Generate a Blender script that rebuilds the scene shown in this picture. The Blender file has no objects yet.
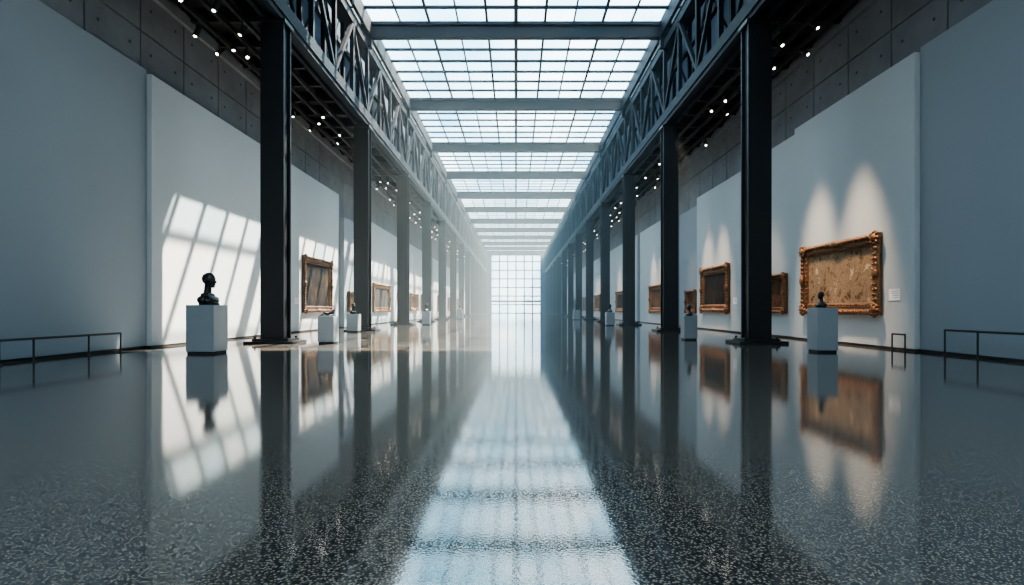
import bpy, math, random
from mathutils import Vector, Matrix
random.seed(7)
scene = bpy.context.scene
COL = scene.collection

# ------------------------------------------------------------------ helpers
class MB:
    def __init__(s): s.v=[]; s.f=[]; s.m=[]; s.sm=[]
    def add(s, vs, fs, mi=0, smooth=False):
        o=len(s.v); s.v+= [tuple(v) for v in vs]
        for f in fs: s.f.append([i+o for i in f]); s.m.append(mi); s.sm.append(smooth)
    def box(s, x0,x1,y0,y1,z0,z1, mi=0):
        vs=[(x0,y0,z0),(x1,y0,z0),(x1,y1,z0),(x0,y1,z0),(x0,y0,z1),(x1,y0,z1),(x1,y1,z1),(x0,y1,z1)]
        s.add(vs,[(0,3,2,1),(4,5,6,7),(0,1,5,4),(1,2,6,5),(2,3,7,6),(3,0,4,7)],mi)
    def beam(s,p0,p1,w,h,mi=0,up=Vector((0,0,1))):
        p0=Vector(p0);p1=Vector(p1);d=(p1-p0).normalized()
        if abs(d.dot(up))>.99: up=Vector((1,0,0))
        r=d.cross(up).normalized()*w/2;u=r.cross(d).normalized()*h/2
        vs=[p0-r-u,p0+r-u,p0+r+u,p0-r+u,p1-r-u,p1+r-u,p1+r+u,p1-r+u]
        s.add(vs,[(0,3,2,1),(4,5,6,7),(0,1,5,4),(1,2,6,5),(2,3,7,6),(3,0,4,7)],mi)
    def cyl(s,p0,p1,r0,r1=None,n=12,mi=0,cap=True,capmi=None):
        if r1 is None: r1=r0
        p0=Vector(p0);p1=Vector(p1);d=(p1-p0).normalized()
        a=d.orthogonal().normalized();b=d.cross(a)
        ring=lambda p,r:[p+a*r*math.cos(2*math.pi*i/n)+b*r*math.sin(2*math.pi*i/n) for i in range(n)]
        s.add(ring(p0,r0)+ring(p1,r1),[(i,(i+1)%n,n+(i+1)%n,n+i) for i in range(n)],mi,True)
        if cap:
            s.add(ring(p0,r0),[tuple(range(n))[::-1]],mi)
            s.add(ring(p1,r1),[tuple(range(n))],mi if capmi is None else capmi)
    def ell(s,c,r,mi=0,n=12,m=8,rot=None):
        c=Vector(c);vs=[];fs=[]
        for j in range(m+1):
            t=math.pi*j/m
            for i in range(n):
                a=2*math.pi*i/n
                p=Vector((r[0]*math.sin(t)*math.cos(a),r[1]*math.sin(t)*math.sin(a),r[2]*math.cos(t)))
                if rot is not None: p=rot@p
                vs.append(c+p)
        for j in range(m):
            for i in range(n):
                fs.append((j*n+i,(j+1)*n+i,(j+1)*n+(i+1)%n,j*n+(i+1)%n))
        s.add(vs,fs,mi,True)
    def obj(s,name,mats,parent=None,bevel=0,loc=None,rotz=0):
        me=bpy.data.meshes.new(name); me.from_pydata(s.v,[],s.f)
        for m in mats: me.materials.append(m)
        me.polygons.foreach_set('material_index',s.m)
        me.polygons.foreach_set('use_smooth',s.sm)
        me.update()
        o=bpy.data.objects.new(name,me); COL.objects.link(o)
        if parent: o.parent=parent
        if loc: o.location=loc
        o.rotation_euler[2]=rotz
        if bevel:
            b=o.modifiers.new('bevel','BEVEL'); b.width=bevel; b.segments=2; b.limit_method='ANGLE'
        return o

def empty(name,loc=(0,0,0)):
    o=bpy.data.objects.new(name,None); o.location=loc; o.empty_display_size=.2; COL.objects.link(o); return o

def mat(name,color,rough=.5,metal=0,spec=.5,bump=None,var=None,emit=None):
    m=bpy.data.materials.new(name); m.use_nodes=True; nt=m.node_tree; N=nt.nodes; L=nt.links
    b=N['Principled BSDF']
    b.inputs['Base Color'].default_value=(*color,1); b.inputs['Roughness'].default_value=rough
    b.inputs['Metallic'].default_value=metal; b.inputs['Specular IOR Level'].default_value=spec
    tc=N.new('ShaderNodeTexCoord')
    if var:
        sc,amt=var
        n=N.new('ShaderNodeTexNoise'); n.inputs['Scale'].default_value=sc; n.inputs['Detail'].default_value=6
        L.new(tc.outputs['Object'],n.inputs['Vector'])
        r=N.new('ShaderNodeMix'); r.data_type='RGBA'
        r.inputs['A'].default_value=(*[c*(1-amt) for c in color],1); r.inputs['B'].default_value=(*[min(1,c*(1+amt)) for c in color],1)
        L.new(n.outputs['Fac'],r.inputs['Factor']); L.new(r.outputs['Result'],b.inputs['Base Color'])
    if bump:
        sc,st,di=bump
        n=N.new('ShaderNodeTexNoise'); n.inputs['Scale'].default_value=sc; n.inputs['Detail'].default_value=5
        L.new(tc.outputs['Object'],n.inputs['Vector'])
        bp=N.new('ShaderNodeBump'); bp.inputs['Strength'].default_value=st; bp.inputs['Distance'].default_value=di
        L.new(n.outputs['Fac'],bp.inputs['Height']); L.new(bp.outputs['Normal'],b.inputs['Normal'])
    if emit:
        b.inputs['Emission Color'].default_value=(*emit[0],1); b.inputs['Emission Strength'].default_value=emit[1]
    return m

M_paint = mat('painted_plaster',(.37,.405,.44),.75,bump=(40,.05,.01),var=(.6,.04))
M_shade_grey  = mat('painted_plaster_shade_grey',(.20,.235,.275),.75,bump=(40,.05,.01),var=(.5,.06))  # same plaster as above, shade of the near walls put into its colour
M_conc  = mat('dark_concrete',(.12,.132,.15),.8,bump=(6,.3,.03),var=(1.2,.4))
M_steel = mat('dark_painted_steel',(.010,.012,.016),.40,spec=.4,bump=(20,.03,.01))
M_truss = mat('grey_painted_steel',(.011,.017,.027),.6,spec=.2,bump=(20,.03,.01))
M_clad  = mat('blue_grey_cladding',(.075,.11,.16),.7,spec=.2,var=(.8,.15))
M_mull  = mat('skylight_steel',(.025,.038,.055),.6,spec=.2)
M_black = mat('matte_black',(.012,.013,.016),.6)
M_blackc= mat('black_ceiling_metal',(.012,.014,.017),.7,var=(2,.3))
M_ped   = mat('pedestal_lacquer',(.20,.228,.26),.5,bump=(30,.03,.01),var=(3,.05))
M_bronze= mat('dark_bronze',(.026,.027,.030),.32,metal=.6,bump=(35,.15,.01),var=(8,.3))
M_gold  = mat('antique_gilt',(.18,.092,.048),.42,metal=.75,bump=(30,.7,.03),var=(14,.5))
M_darkwd= mat('dark_carved_wood',(.08,.044,.027),.45,metal=.4,bump=(30,.6,.02),var=(12,.4))
M_lamp  = mat('lamp_lens',(1,1,1),.3,emit=((1,.92,.82),11))
M_label = mat('label_card',(.7,.7,.7),.6)

# floor: dark polished, pebbled
def floor_mat():
    m=bpy.data.materials.new('polished_dark_terrazzo'); m.use_nodes=True; nt=m.node_tree; N=nt.nodes; L=nt.links
    b=N['Principled BSDF']
    tc=N.new('ShaderNodeTexCoord')
    v=N.new('ShaderNodeTexVoronoi'); v.inputs['Scale'].default_value=78; v.feature='SMOOTH_F1'
    v.inputs['Smoothness'].default_value=.5
    L.new(tc.outputs['Object'],v.inputs['Vector'])
    v2=N.new('ShaderNodeTexVoronoi'); v2.inputs['Scale'].default_value=78
    L.new(tc.outputs['Object'],v2.inputs['Vector'])
    cr=N.new('ShaderNodeValToRGB'); e=cr.color_ramp.elements
    e[0].position=.05; e[0].color=(.24,.205,.175,1); e[1].position=.68; e[1].color=(.018,.019,.022,1)
    L.new(v2.outputs['Distance'],cr.inputs['Fac']); L.new(cr.outputs['Color'],b.inputs['Base Color'])
    big=N.new('ShaderNodeTexNoise'); big.inputs['Scale'].default_value=.7; big.inputs['Detail'].default_value=4
    L.new(tc.outputs['Object'],big.inputs['Vector'])
    mr=N.new('ShaderNodeMapRange'); mr.inputs['To Min'].default_value=.02; mr.inputs['To Max'].default_value=.08
    L.new(big.outputs['Fac'],mr.inputs['Value']); L.new(mr.outputs['Result'],b.inputs['Roughness'])
    bp=N.new('ShaderNodeBump'); bp.inputs['Strength'].default_value=.06; bp.inputs['Distance'].default_value=.002
    L.new(v.outputs['Distance'],bp.inputs['Height']); L.new(bp.outputs['Normal'],b.inputs['Normal'])
    b.inputs['IOR'].default_value=2.4
    return m
M_floor=floor_mat()

def glass_mat(name='clear_glazing',panes=None):
    m=bpy.data.materials.new(name); m.use_nodes=True; nt=m.node_tree; N=nt.nodes; L=nt.links
    N.remove(N['Principled BSDF']); out=N['Material Output']
    t=N.new('ShaderNodeBsdfTransparent'); t.inputs['Color'].default_value=(.93,.97,.98,1)
    if panes:
        # slightly different glass tint pane by pane
        tc=N.new('ShaderNodeTexCoord')
        a=N.new('ShaderNodeVectorMath'); a.operation='SUBTRACT'; a.inputs[1].default_value=(panes[2],panes[3],0)
        d=N.new('ShaderNodeVectorMath'); d.operation='DIVIDE'; d.inputs[1].default_value=(panes[0],panes[1],1)
        f=N.new('ShaderNodeVectorMath'); f.operation='FLOOR'
        mz=N.new('ShaderNodeVectorMath'); mz.operation='MULTIPLY'; mz.inputs[1].default_value=(1,1,0)
        wn=N.new('ShaderNodeTexWhiteNoise'); wn.noise_dimensions='3D'
        L.new(tc.outputs['Object'],a.inputs[0]);L.new(a.outputs[0],d.inputs[0]);L.new(d.outputs[0],f.inputs[0]);L.new(f.outputs[0],mz.inputs[0]);L.new(mz.outputs[0],wn.inputs['Vector'])
        cr=N.new('ShaderNodeValToRGB'); e=cr.color_ramp.elements
        e[0].position=0; e[0].color=(.52,.72,.80,1); e[1].position=.8; e[1].color=(.95,.98,.99,1)
        L.new(wn.outputs['Value'],cr.inputs['Fac']); L.new(cr.outputs['Color'],t.inputs['Color'])
    g=N.new('ShaderNodeBsdfGlossy'); g.inputs['Roughness'].default_value=.05
    mx=N.new('ShaderNodeMixShader'); mx.inputs['Fac'].default_value=.05
    L.new(t.outputs[0],mx.inputs[1]);L.new(g.outputs[0],mx.inputs[2]);L.new(mx.outputs[0],out.inputs['Surface'])
    return m
M_glass=glass_mat()

def canvas_mat(name,cols,scale=2.2,bump=.3,dist=.4,lo=.36,hi=.64):
    m=bpy.data.materials.new(name); m.use_nodes=True; nt=m.node_tree; N=nt.nodes; L=nt.links
    b=N['Principled BSDF']; b.inputs['Roughness'].default_value=.65; b.inputs['Specular IOR Level'].default_value=.08
    tc=N.new('ShaderNodeTexCoord')
    n=N.new('ShaderNodeTexNoise'); n.inputs['Scale'].default_value=scale; n.inputs['Detail'].default_value=10; n.inputs['Roughness'].default_value=.72
    n.inputs['Distortion'].default_value=dist
    L.new(tc.outputs['Object'],n.inputs['Vector'])
    cr=N.new('ShaderNodeValToRGB'); els=cr.color_ramp.elements
    k=len(cols)
    for i,c in enumerate(cols):
        p=lo+(hi-lo)*i/(k-1)
        if i<2: els[i].position=p; el=els[i]
        else: el=els.new(p)
        el.color=(*c,1)
    L.new(n.outputs['Fac'],cr.inputs['Fac']); L.new(cr.outputs['Color'],b.inputs['Base Color'])
    bp=N.new('ShaderNodeBump'); bp.inputs['Strength'].default_value=bump; bp.inputs['Distance'].default_value=.01
    L.new(n.outputs['Fac'],bp.inputs['Height']); L.new(bp.outputs['Normal'],b.inputs['Normal'])
    return m
C_gold=canvas_mat('golden_abstract_canvas',[(.04,.024,.016),(.12,.078,.048),(.22,.16,.11),(.14,.095,.062),(.36,.28,.19)],2.4,dist=.15,lo=.36,hi=.62)
C_dark=canvas_mat('dark_landscape_canvas',[(.004,.005,.008),(.010,.012,.016),(.020,.017,.014),(.06,.038,.025)],1.3,lo=.38,hi=.64)
C_brown=canvas_mat('umber_portrait_canvas',[(.010,.006,.004),(.04,.022,.012),(.10,.05,.026),(.03,.025,.025)],1.5)
C_teal=canvas_mat('blue_grey_canvas',[(.010,.014,.02),(.03,.04,.05),(.08,.06,.045),(.03,.025,.02)],1.5)

# ------------------------------------------------------------------ dimensions
CX=7.06; PX=9.3
BAY=9.3; Y0=16.47; NB=13
YEND=131.0; YB=-8.0
TRB=9.4; TRT=13.3; SK=6.62; SKY0=20.3; SKYN=7.0
cols_y=[Y0+BAY*i for i in range(NB)]
M_sky=glass_mat('skylight_glazing',(2*SK/10,BAY/7,-SK,Y0))

# ------------------------------------------------------------------ shell
b=MB(); b.box(-9.95,9.95,YB-.3,YEND+.4,-.2,0); b.obj('floor',[M_floor])

def side_wall(name,s):
    b=MB()
    xs=sorted((s*9.62,s*9.95)); b.box(xs[0],xs[1],YB-.3,YEND+.4,0,9.7)
    y=YB
    while y<YEND:
        y1=min(y+1.85,YEND)
        xs=sorted((s*9.52,s*9.62)); b.box(xs[0],xs[1],y+.025,y1-.025,0.0,8.05); b.box(xs[0],xs[1],y+.025,y1-.025,8.09,9.4)
        for yy in (y+.4,y1-.4):
            for zz in (7.6,8.75):
                b.cyl((s*9.53,yy,zz),(s*9.512,yy,zz),.04,n=8,mi=1)
        y=y1
    xs=sorted((s*9.40,s*9.52)); b.box(xs[0],xs[1],YB,YEND,9.1,9.4)
    # upper clerestory wall behind the truss
    y=YB
    while y<YEND:
        y1=min(y+BAY/4,YEND)
        xs=sorted((s*7.62,s*7.9)); b.box(xs[0],xs[1],y+.02,y1-.02,9.7,14.2,2)
        y=y1
    xs=sorted((s*7.7,s*7.95)); b.box(xs[0],xs[1],YB,YEND,9.7,14.2,2)
    return b.obj(name,[M_conc,M_black,M_clad])
side_wall('wall_left',-1); side_wall('wall_right',1)

def panel(s,y0,y1,h,face,m,name='picture_wall_panel'):
    b=MB(); xs=sorted((s*face,s*9.515)); b.box(xs[0],xs[1],y0,y1,.06,h)
    xs=sorted((s*(face+.02),s*9.515)); b.box(xs[0],xs[1],y0+.01,y1-.01,0,.06,1)
    return b.obj(name,[m,M_black],bevel=.008)
panel(-1,YB,14.28,7.1,9.42,M_shade_grey); panel(1,YB,13.05,7.1,9.42,M_shade_grey)
panel(-1,14.30,29.4,7.0,PX,M_paint); panel(-1,29.5,33.2,5.85,9.05,M_shade_grey)
panel(-1,33.4,44.5,6.6,PX,M_paint); panel(-1,45.6,62,6.7,PX,M_paint); panel(-1,63,82,6.7,PX,M_paint); panel(-1,83,105,6.7,PX,M_paint); panel(-1,106,YEND,6.7,PX,M_paint)
panel(1,13.07,18.7,7.0,PX,M_paint); panel(1,18.75,22.6,6.9,9.42,M_paint)
panel(1,23.1,28.8,6.7,PX,M_paint); panel(1,28.9,32.4,6.4,9.45,M_shade_grey); panel(1,33,42,6.7,PX,M_paint)
panel(1,43,60,6.7,PX,M_paint); panel(1,61,80,6.7,PX,M_paint); panel(1,81,104,6.7,PX,M_paint); panel(1,105,YEND,6.7,PX,M_paint)

b=MB(); WW=5.8
b.box(-9.95,-WW,YEND,YEND+.4,0,14.6); b.box(WW,9.95,YEND,YEND+.4,0,14.6); b.box(-WW,WW,YEND,YEND+.4,14.1,14.6)
b.obj('wall_far',[M_clad])
b=MB(); b.box(-9.95,9.95,YB-.3,YB,0,14.6); b.obj('wall_back',[M_paint])
w=MB()
for i in range(7):
    x=-WW+2*WW*i/6; w.box(x-.13,x+.13,YEND+.05,YEND+.25,0,14.1)
for j in range(8):
    z=14.1*j/7; w.box(-WW,WW,YEND+.07,YEND+.23,max(0,z-.12),min(14.1,z+.12))
w.box(-WW,WW,YEND+.02,YEND+.28,2.6,3.0)
g=MB(); g.add([(-WW,YEND+.15,0),(WW,YEND+.15,0),(WW,YEND+.15,14.1),(-WW,YEND+.15,14.1)],[(0,1,2,3)])
win=empty('window_1'); w.obj('mullions',[M_mull],win); g.obj('glass',[M_glass],win)

b=MB()
for s in(-1,1):
    xs=sorted((s*7.5,s*9.95)); b.box(xs[0],xs[1],YB-.3,YEND+.4,9.7,9.95)
b.box(-7.9,7.9,SKYN,SKY0,14.2,14.5)  # unseen solid bay, added to keep the sun off the near walls
for s in(-1,1):
    xs=sorted((s*7.22,s*7.9)); b.box(xs[0],xs[1],YB-.3,YEND+.4,14.2,14.5)
b.obj('ceiling',[M_blackc])

for s in(-1,1):
    b=MB()
    y=YB+1
    while y<YEND:
        xs=sorted((s*7.3,s*9.5)); b.box(xs[0],xs[1],y-.07,y+.07,9.3,9.7); y+=BAY/6
    for x in (7.75,8.35,8.95):
        xs=sorted((s*(x-.05),s*(x+.05))); b.box(xs[0],xs[1],YB,YEND,9.16,9.30)
    b.obj('ceiling_service_grid',[M_black])

# ------------------------------------------------------------------ trusses
for s in(-1,1):
    b=MB(); X=s*CX
    for sx in(-.22,.22):
        b.beam((X+sx,YB,TRB+.08),(X+sx,YEND,TRB+.08),.14,.16)
    b.box(X-.34,X+.34,YB,YEND,TRB+.16,TRB+.30)
    b.box(X-.30,X+.30,YB,YEND,TRB+.30,TRB+.62)
    b.box(X-.28,X+.28,YB,YEND,TRT-.35,TRT)
    b.box(X-.08,X+.08,YB,YEND,11.55,11.70)
    n=4; st=BAY/n
    ys=Y0-2*BAY; k=0
    while ys<YEND-.1:
        a=ys;c=min(ys+st,YEND)
        for sx in(-.2,.2):
            b.beam((X+sx,a,TRB+.5),(X+sx,a,TRT-.2),.16,.16)
        z0,z1=(TRB+.6,TRT-.3) if k%2==0 else (TRT-.3,TRB+.6)
        b.beam((X-s*.2,a,z0),(X-s*.2,c,z1),.14,.14)
        b.beam((X+s*.2,a,z1),(X+s*.2,c,z0),.10,.10)
        ys+=st; k+=1
    for yc in cols_y:
        b.box(min(X,s*SK),max(X,s*SK),yc-.15,yc+.15,13.0,13.6)
    b.obj('longitudinal_roof_truss',[M_truss])

# ------------------------------------------------------------------ columns
for yc in cols_y:
    for s in(-1,1):
        b=MB()
        b.box(-.34,.34,-.27,-.21,.14,TRB); b.box(-.34,.34,.21,.27,.14,TRB)
        b.box(-.045,.045,-.21,.21,.14,TRB); b.box(-.26,-.2,-.21,.21,.14,TRB); b.box(.2,.26,-.21,.21,.14,TRB)
        b.box(-.40,.40,-.33,.33,TRB-.12,TRB)
        b.box(-.52,.52,-.42,.42,.07,.14); b.box(-.70,.70,-.55,.55,0,.07)
        for bx in(-.45,.45):
            for by in(-.36,.36): b.cyl((bx,by,.14),(bx,by,.2),.035,n=8)
        b.obj('steel_column',[M_steel],loc=(s*CX,yc,0),bevel=.008)

# ------------------------------------------------------------------ skylight
sk=empty('skylight')
RNG=[(YB,SKYN),(SKY0,YEND)]  # first stretch is unseen, opened behind the camera to brighten the near walls
def insky(y): return any(a<y<c for a,c in RNG)
b=MB()
for yc in [Y0-2*BAY]+cols_y+[YEND-.3]:
    if not insky(yc): continue
    b.box(-SK-.5,SK+.5,yc-.17,yc+.17,13.45,13.58); b.box(-SK-.5,SK+.5,yc-.06,yc+.06,13.58,14.02); b.box(-SK-.5,SK+.5,yc-.17,yc+.17,14.02,14.15)
for s in(-1,1):
    for a,c in RNG: b.box(min(s*SK,s*(SK+.14)),max(s*SK,s*(SK+.14)),a,c,13.5,14.25)
b.obj('cross_beams',[M_truss],sk)
b=MB(); NX=10
for i in range(1,NX):
    x=-SK+2*SK*i/NX
    ww=.09 if i==5 else (.055 if i%2==0 else .035)
    for a,c in RNG: b.box(x-ww,x+ww,a,c,14.12,14.215)
st=BAY/7; y=Y0-st*17
while y<YEND:
    if insky(y): b.box(-SK,SK,y-.09,y+.09,14.13,14.21)
    y+=st
y=Y0-st*16
while y<YEND:
    if insky(y):
        for s in(-1,1): b.box(min(s*(SK+.14),s*7.24),max(s*(SK+.14),s*7.24),y-.04,y+.04,14.15,14.21)
    y+=st*2
b.obj('glazing_bars',[M_mull],sk)
b=MB()
for a,c in RNG: b.add([(-7.25,a,14.22),(7.25,a,14.22),(7.25,c,14.22),(-7.25,c,14.22)],[(0,1,2,3)])
b.obj('glass',[M_sky],sk)

# ------------------------------------------------------------------ framed paintings
def painting(s,y0,y1,z0,z1,fw,cm,fm,face=PX,ornate=True):
    W=y1-y0;H=z1-z0
    root=empty('framed_painting',(s*(face-.01),(y0+y1)/2,(z0+z1)/2))
    root.rotation_euler=(0,0,-s*math.pi/2)
    f=MB()
    prof=[(0,0),(0,.07),(.10,.13),(.22,.15),(.34,.10),(.5,.075),(.66,.085),(.78,.06),(.9,.05),(1,.02)]
    rings=[]
    for t,d in prof:
        i=t*fw; rings.append([(-W/2+i,-d,-H/2+i),(W/2-i,-d,-H/2+i),(W/2-i,-d,H/2-i),(-W/2+i,-d,H/2-i)])
    vs=[p for r in rings for p in r]; fs=[]
    for k in range(len(rings)-1):
        for c in range(4):
            fs.append((k*4+c,k*4+(c+1)%4,(k+1)*4+(c+1)%4,(k+1)*4+c))
    f.add(vs,fs)
    if ornate:
        def lobe(x,z,ax,az,d=.05): f.ell((x,-.12,z),(ax,d,az),n=8,m=6)
        n=max(6,int(W/(fw*.42)))
        for i in range(n+1):
            x=-W/2+fw*.4+(W-fw*.8)*i/n; a=fw*(.13 if i%2 else .19)
            for sz in(-1,1):
                lobe(x,sz*(H/2-fw*.25),a,fw*(.15 if i%2 else .21)); f.ell((x,-.08,sz*(H/2-fw*.8)),(fw*.09,.035,fw*.08),n=6,m=5)
        n=max(4,int(H/(fw*.42)))
        for i in range(n+1):
            z=-H/2+fw*.4+(H-fw*.8)*i/n; a=fw*(.13 if i%2 else .19)
            for sx in(-1,1):
                lobe(sx*(W/2-fw*.25),z,fw*(.15 if i%2 else .21),a); f.ell((sx*(W/2-fw*.8),-.08,z),(fw*.08,.035,fw*.09),n=6,m=5)
        for sx in(-1,1):
            for sz in(-1,1):
                cx=sx*(W/2-fw*.38);cz=sz*(H/2-fw*.38)
                f.ell((cx,-.13,cz),(fw*.36,.08,fw*.36),n=10,m=8)
                for a in range(0,360,45):
                    r=fw*.42; f.ell((cx+r*math.cos(math.radians(a)),-.12,cz+r*math.sin(math.radians(a))),(fw*.16,.06,fw*.16),n=8,m=6)
        for sz in(-1,1):
            f.ell((0,-.13,sz*(H/2-fw*.28)),(fw*.5,.07,fw*.3),n=10,m=8)
            for q in(-1,1): f.ell((q*fw*.5,-.12,sz*(H/2-fw*.28)),(fw*.22,.06,fw*.18),n=8,m=6)
        for sx in(-1,1): f.ell((sx*(W/2-fw*.28),-.13,0),(fw*.3,.07,fw*.45),n=10,m=8)
    f.obj('frame',[fm],root)
    c=MB(); i=fw*.97
    c.add([(-W/2+i,-.022,-H/2+i),(W/2-i,-.022,-H/2+i),(W/2-i,-.022,H/2-i),(-W/2+i,-.022,H/2-i)],[(0,1,2,3)])
    c.box(-W/2+.02,W/2-.02,-.015,0,-H/2+.02,H/2-.02)
    c.obj('canvas',[cm],root)
    return root
painting(1,14.2,18.05,.84,2.95,.34,C_gold,M_gold)
painting(1,19.4,21.3,.85,2.25,.22,C_brown,M_gold,face=9.42)
painting(1,24.3,27.9,.84,3.0,.38,C_dark,M_gold)
painting(1,29.2,30.9,.8,2.0,.2,C_brown,M_gold,face=9.45)
painting(1,34.8,38.6,.75,2.6,.36,C_brown,M_gold)
painting(1,47,51.5,.75,2.6,.34,C_dark,M_gold)
painting(1,61.5,65.5,.75,2.6,.34,C_brown,M_gold)
painting(1,72,77,.75,2.6,.34,C_gold,M_gold)
painting(1,86,90,.75,2.6,.34,C_dark,M_gold)
painting(-1,24.3,28.0,.84,3.35,.30,C_dark,M_darkwd)
painting(-1,30.0,32.2,.85,1.95,.2,C_brown,M_darkwd,face=9.05)
painting(-1,36.2,40.9,.8,2.7,.3,C_teal,M_gold)
painting(-1,49,52.8,.85,2.4,.3,C_brown,M_gold)
painting(-1,54.5,58,.85,2.4,.3,C_teal,M_gold)
painting(-1,66,70,.75,2.6,.34,C_dark,M_gold)
painting(-1,76,80,.75,2.6,.34,C_brown,M_gold)
painting(-1,88,92,.75,2.6,.34,C_gold,M_gold)
for (s,y,z,fc) in [(1,13.75,1.35,PX),(1,23.75,1.35,PX),(-1,28.6,1.35,PX),(-1,23.7,1.35,PX),(1,34.2,1.35,PX),(-1,35.4,1.35,PX)]:
    b=MB(); xs=sorted((s*(fc-.012),s*fc)); b.box(xs[0],xs[1],y-.20,y+.20,z-.14,z+.14)
    xs=sorted((s*(fc-.014),s*(fc-.012)))
    for k in range(4): b.box(xs[0],xs[1],y-.16,y+.13-.03*k,z+.08-.05*k,z+.09-.05*k,1)
    b.obj('wall_label',[M_label,M_black])

# ------------------------------------------------------------------ pedestals and sculptures
def pedestal(x,y,w,h):
    b=MB(); b.box(-w/2,w/2,-w/2,w/2,.05,h); b.box(-w/2+.02,w/2-.02,-w/2+.02,w/2-.02,0,.05,1)
    return b.obj('pedestal',[M_ped,M_black],loc=(x,y,0),bevel=.008)

def bust(x,y,z,H,rz,name='bronze_bust'):
    b=MB(); K=1.30
    def h(c,r,n=16,m=10,rot=None):
        b.ell((c[0]*K,c[1]*K,1-(1-c[2])*K),tuple(v*K for v in r),n=n,m=m,rot=rot)
    e=b.ell
    R=lambda a:Matrix.Rotation(math.radians(a),3,'Y')
    h((-.03,0,.845),(.160,.120,.148),n=24,m=16)
    h((.045,0,.765),(.100,.088,.125),n=20,m=14,rot=R(-8))
    h((.090,0,.665),(.048,.048,.036))
    h((.03,0,.69),(.088,.078,.045),rot=R(15))
    h((.118,0,.845),(.028,.070,.018),n=14,m=8)
    h((.162,0,.768),(.040,.022,.022),n=12,m=8)
    h((.142,0,.800),(.022,.014,.045),n=12,m=8,rot=R(-25))
    h((.136,0,.722),(.020,.034,.010),n=12,m=8); h((.132,0,.702),(.020,.031,.010),n=12,m=8)
    for q in(-1,1):
        h((.105,q*.062,.768),(.033,.025,.025),n=12,m=8)
        h((.116,q*.040,.815),(.014,.020,.010),n=10,m=8)
        h((-.02,q*.118,.785),(.030,.016,.046),n=12,m=8,rot=R(12))
    b.cyl((-.085,0,.20),(-.045,0,.66),.115,.095,n=20)
    e((-.07,0,.30),(.15,.25,.08),n=20,m=12)
    e((-.05,0,.18),(.21,.34,.13),n=24,m=14)
    e((.03,0,.12),(.22,.28,.12),n=24,m=14)
    for q in(-1,1): e((-.05,q*.28,.15),(.14,.09,.12),n=16,m=10)
    b.beam((.05,-.13,.31),(.21,.0,.10),.035,.03); b.beam((.05,.13,.31),(.21,-.0,.10),.035,.03)
    b.box(-.20,.17,-.22,.22,0,.05)
    o=b.obj(name,[M_bronze],loc=(x,y,z),rotz=rz); o.scale=(H,H,H)
    r=o.modifiers.new('remesh','REMESH'); r.mode='VOXEL'; r.voxel_size=.010; r.use_smooth_shade=True
    sm=o.modifiers.new('smooth','SMOOTH'); sm.iterations=2; sm.factor=.5
    return o

def reclining(x,y,z,L,rz):
    V=[(0,0,.13),(.12,0,.17),(.24,0,.25),(.30,0,.33),(.33,0,.40),(.335,0,.45),
       (-.14,-.05,.14),(-.30,-.06,.27),(-.44,-.06,.08),(-.52,-.06,.06),
       (-.16,.05,.11),(-.34,.07,.16),(-.50,.07,.07),(-.58,.07,.07),
       (.27,-.10,.31),(.33,-.15,.18),(.22,-.20,.07),
       (.26,.10,.31),(.12,.13,.25),(-.04,.10,.22)]
    E=[(0,1),(1,2),(2,3),(3,4),(4,5),(0,6),(6,7),(7,8),(8,9),(0,10),(10,11),(11,12),(12,13),(3,14),(14,15),(15,16),(3,17),(17,18),(18,19)]
    rad=[.085,.08,.10,.06,.065,.06,.07,.05,.032,.025,.07,.05,.032,.025,.045,.034,.025,.045,.034,.025]
    root=empty('reclining_figure_sculpture',(x,y,z)); root.rotation_euler[2]=rz; root.scale=(L,L,L)
    me=bpy.data.meshes.new('figure'); me.from_pydata(V,E,[]); me.materials.append(M_bronze)
    o=bpy.data.objects.new('figure',me); COL.objects.link(o); o.parent=root
    sk_=o.modifiers.new('skin','SKIN'); sk_.use_smooth_shade=True
    for i,d in enumerate(me.skin_vertices[0].data): d.radius=(rad[i],rad[i]); d.use_root=(i==0)
    sb=o.modifiers.new('sub','SUBSURF'); sb.levels=2; sb.render_levels=2
    b=MB(); b.box(-.66,.45,-.24,.24,0,.05); b.obj('plinth',[M_bronze],root,bevel=.01)

pedestal(-7.0,12.7,.62,1.09); bust(-6.92,12.65,1.092,.74,math.radians(-12))
pedestal(-5.43,16.2,.46,.80); reclining(-5.40,16.2,.802,.42,math.radians(15))
pedestal(-7.1,24.5,.50,.78); bust(-7.1,24.5,.782,.48,math.radians(-20))
pedestal(7.14,13.05,.47,1.03); bust(7.1,13.05,1.032,.38,math.radians(200)); 
pedestal(5.62,18.2,.42,.78); bust(5.62,18.2,.782,.36,math.radians(200))
pedestal(-5.6,35,.5,.85); bust(-5.6,35,.852,.5,math.radians(-30))
pedestal(5.7,34,.5,.8); bust(5.7,34,.802,.5,math.radians(210))
pedestal(5.6,52,.6,.9); bust(5.6,52,.902,.55,math.radians(210))
pedestal(-5.6,56,.6,.9); bust(-5.6,56,.902,.55,math.radians(-30))

# ------------------------------------------------------------------ barriers
def barrier(s,X,ys,h=.45,name='low_barrier_rail'):
    b=MB()
    for y in ys:
        b.cyl((s*X,y,0),(s*X,y,h),.018,n=8); b.cyl((s*X,y,0),(s*X,y,.015),.06,n=12)
    b.cyl((s*X,ys[0],h),(s*X,ys[-1],h),.022,n=8)
    return b.obj(name,[M_black])
barrier(-1,9.0,[7.6,8.7,9.75,10.45,11.8,12.75]); barrier(1,9.15,[7.6,8.8,9.9,11.1,11.95],.55); barrier(1,9.1,[13.1,13.55],.4)

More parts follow.
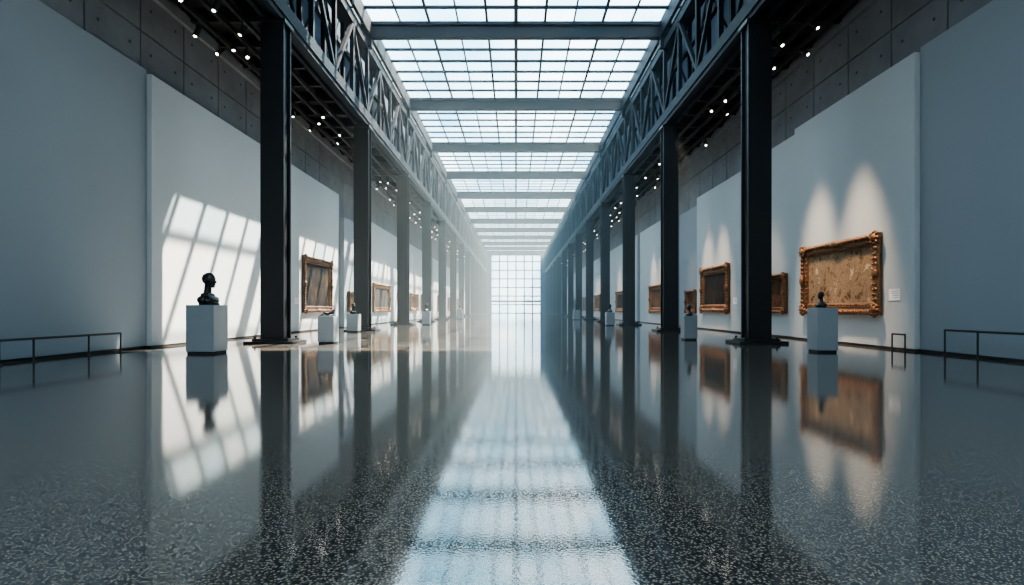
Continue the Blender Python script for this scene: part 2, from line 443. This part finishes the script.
# ------------------------------------------------------------------ track spotlights (fixtures)
b=MB()
def fixture(x,y,z,d):
    d=Vector(d).normalized(); p=Vector((x,y,z))
    b.cyl((x,y,9.2),(x,y,z+.02),.018,n=6)
    b.cyl(p-d*.16,p+d*.12,.07,.085,n=10)
    b.cyl(p+d*.12,p+d*.125,.045,n=10,mi=1)
    b.ell(p-d*.16,(.07,.07,.07),n=8,m=6)
y=12.0
while y<112:
    for s in(-1,1):
        for x in(7.75,8.35,8.95):
            if random.random()<.62:
                fixture(s*x,y+random.uniform(-.9,.9),8.85+random.uniform(-.12,.1),(s*random.uniform(-.5,.6),random.uniform(-1.0,-.1),-1))
    y+=BAY/5
b.obj('track_spotlights',[M_black,M_lamp])

def spot(s,y,ty,tz,P,ang=17,x=7.5,col=(1,.72,.48),face=PX):
    l=bpy.data.lights.new('track_spot_beam','SPOT'); l.energy=P; l.spot_size=math.radians(ang); l.spot_blend=1.0; l.color=col; l.shadow_soft_size=.15
    o=bpy.data.objects.new('track_spot_beam',l); COL.objects.link(o); o.location=(s*x,y,8.8)
    d=Vector((s*face,ty,tz))-o.location; o.rotation_euler=d.to_track_quat('-Z','Y').to_euler()
for s,yc,off,P in [(1,16.1,1.0,7600),(1,26.1,.9,6000),(1,36.7,1,6000),(1,49.2,1,6000),(1,63.5,1,6000),(-1,26.1,.8,1500),(-1,38.5,1,4000),(-1,51,1,5000),(-1,67,1,5000)]:
    for q in(-1,1): spot(s,yc+q*off,yc+q*off*1.1,.5,P,ang=28,x=7.25)
spot(1,20.4,20.4,1.0,3000,ang=22,x=7.3); spot(1,30,30,1.0,2200,ang=22,x=7.3)

# ------------------------------------------------------------------ haze
hz=MB(); hz.box(-9.0,9.0,22,130.8,.02,13.3)
mh=bpy.data.materials.new('daylight_haze'); mh.use_nodes=True; nt=mh.node_tree; nt.nodes.remove(nt.nodes['Principled BSDF'])
vs=nt.nodes.new('ShaderNodeVolumeScatter'); vs.inputs['Density'].default_value=.0054; vs.inputs['Color'].default_value=(.78,.92,1,1); vs.inputs['Anisotropy'].default_value=-.3
nt.links.new(vs.outputs[0],nt.nodes['Material Output'].inputs['Volume'])
hz.obj('haze',[mh])

# ------------------------------------------------------------------ light
wd=bpy.data.worlds.new('World'); scene.world=wd; wd.use_nodes=True; nt=wd.node_tree; N=nt.nodes; L=nt.links
bg=N['Background']; tc=N.new('ShaderNodeTexCoord'); n=N.new('ShaderNodeTexNoise'); n.inputs['Scale'].default_value=4.5; n.inputs['Detail'].default_value=6
L.new(tc.outputs['Generated'],n.inputs['Vector'])
cr=N.new('ShaderNodeValToRGB'); e=cr.color_ramp.elements; e[0].position=.40; e[0].color=(.34,.62,.78,1); e[1].position=.60; e[1].color=(.82,.94,1,1)
L.new(n.outputs['Fac'],cr.inputs['Fac']); L.new(cr.outputs['Color'],bg.inputs['Color']); bg.inputs['Strength'].default_value=6.8
sl=bpy.data.lights.new('sun','SUN'); sl.energy=58; sl.angle=math.radians(.7); sl.color=(1,.84,.66)
so=bpy.data.objects.new('sun',sl); COL.objects.link(so); so.location=(20,60,60)
so.rotation_euler=Vector((-1,-.5*2.1,-2.1)).to_track_quat('-Z','Y').to_euler()
def portal(loc,rot,sx,sy):
    l=bpy.data.lights.new('skylight_portal','AREA'); l.shape='RECTANGLE'; l.size=sx; l.size_y=sy; l.cycles.is_portal=True
    o=bpy.data.objects.new('skylight_portal',l); COL.objects.link(o); o.location=loc; o.rotation_euler=rot
portal((0,(SKY0+60)/2,14.35),(0,0,0),14.5,60-SKY0)
portal((0,(60+YEND)/2,14.35),(0,0,0),14.5,YEND-60)
portal((0,(YB+SKYN)/2,14.35),(0,0,0),14.5,SKYN-YB)
portal((0,YEND+.5,7.05),(math.radians(-90),0,0),11.6,14.1)
scene.view_settings.look='AgX - Medium High Contrast'

# ------------------------------------------------------------------ camera
cd=bpy.data.cameras.new('camera'); cd.lens=560/1024*36; cd.sensor_width=36; cd.clip_end=500
cd.shift_x=-4/1024; cd.shift_y=16.5/1024
co=bpy.data.objects.new('camera',cd); COL.objects.link(co); co.location=(0,0,1.0); co.rotation_euler=(math.radians(90),0,0)
scene.camera=co
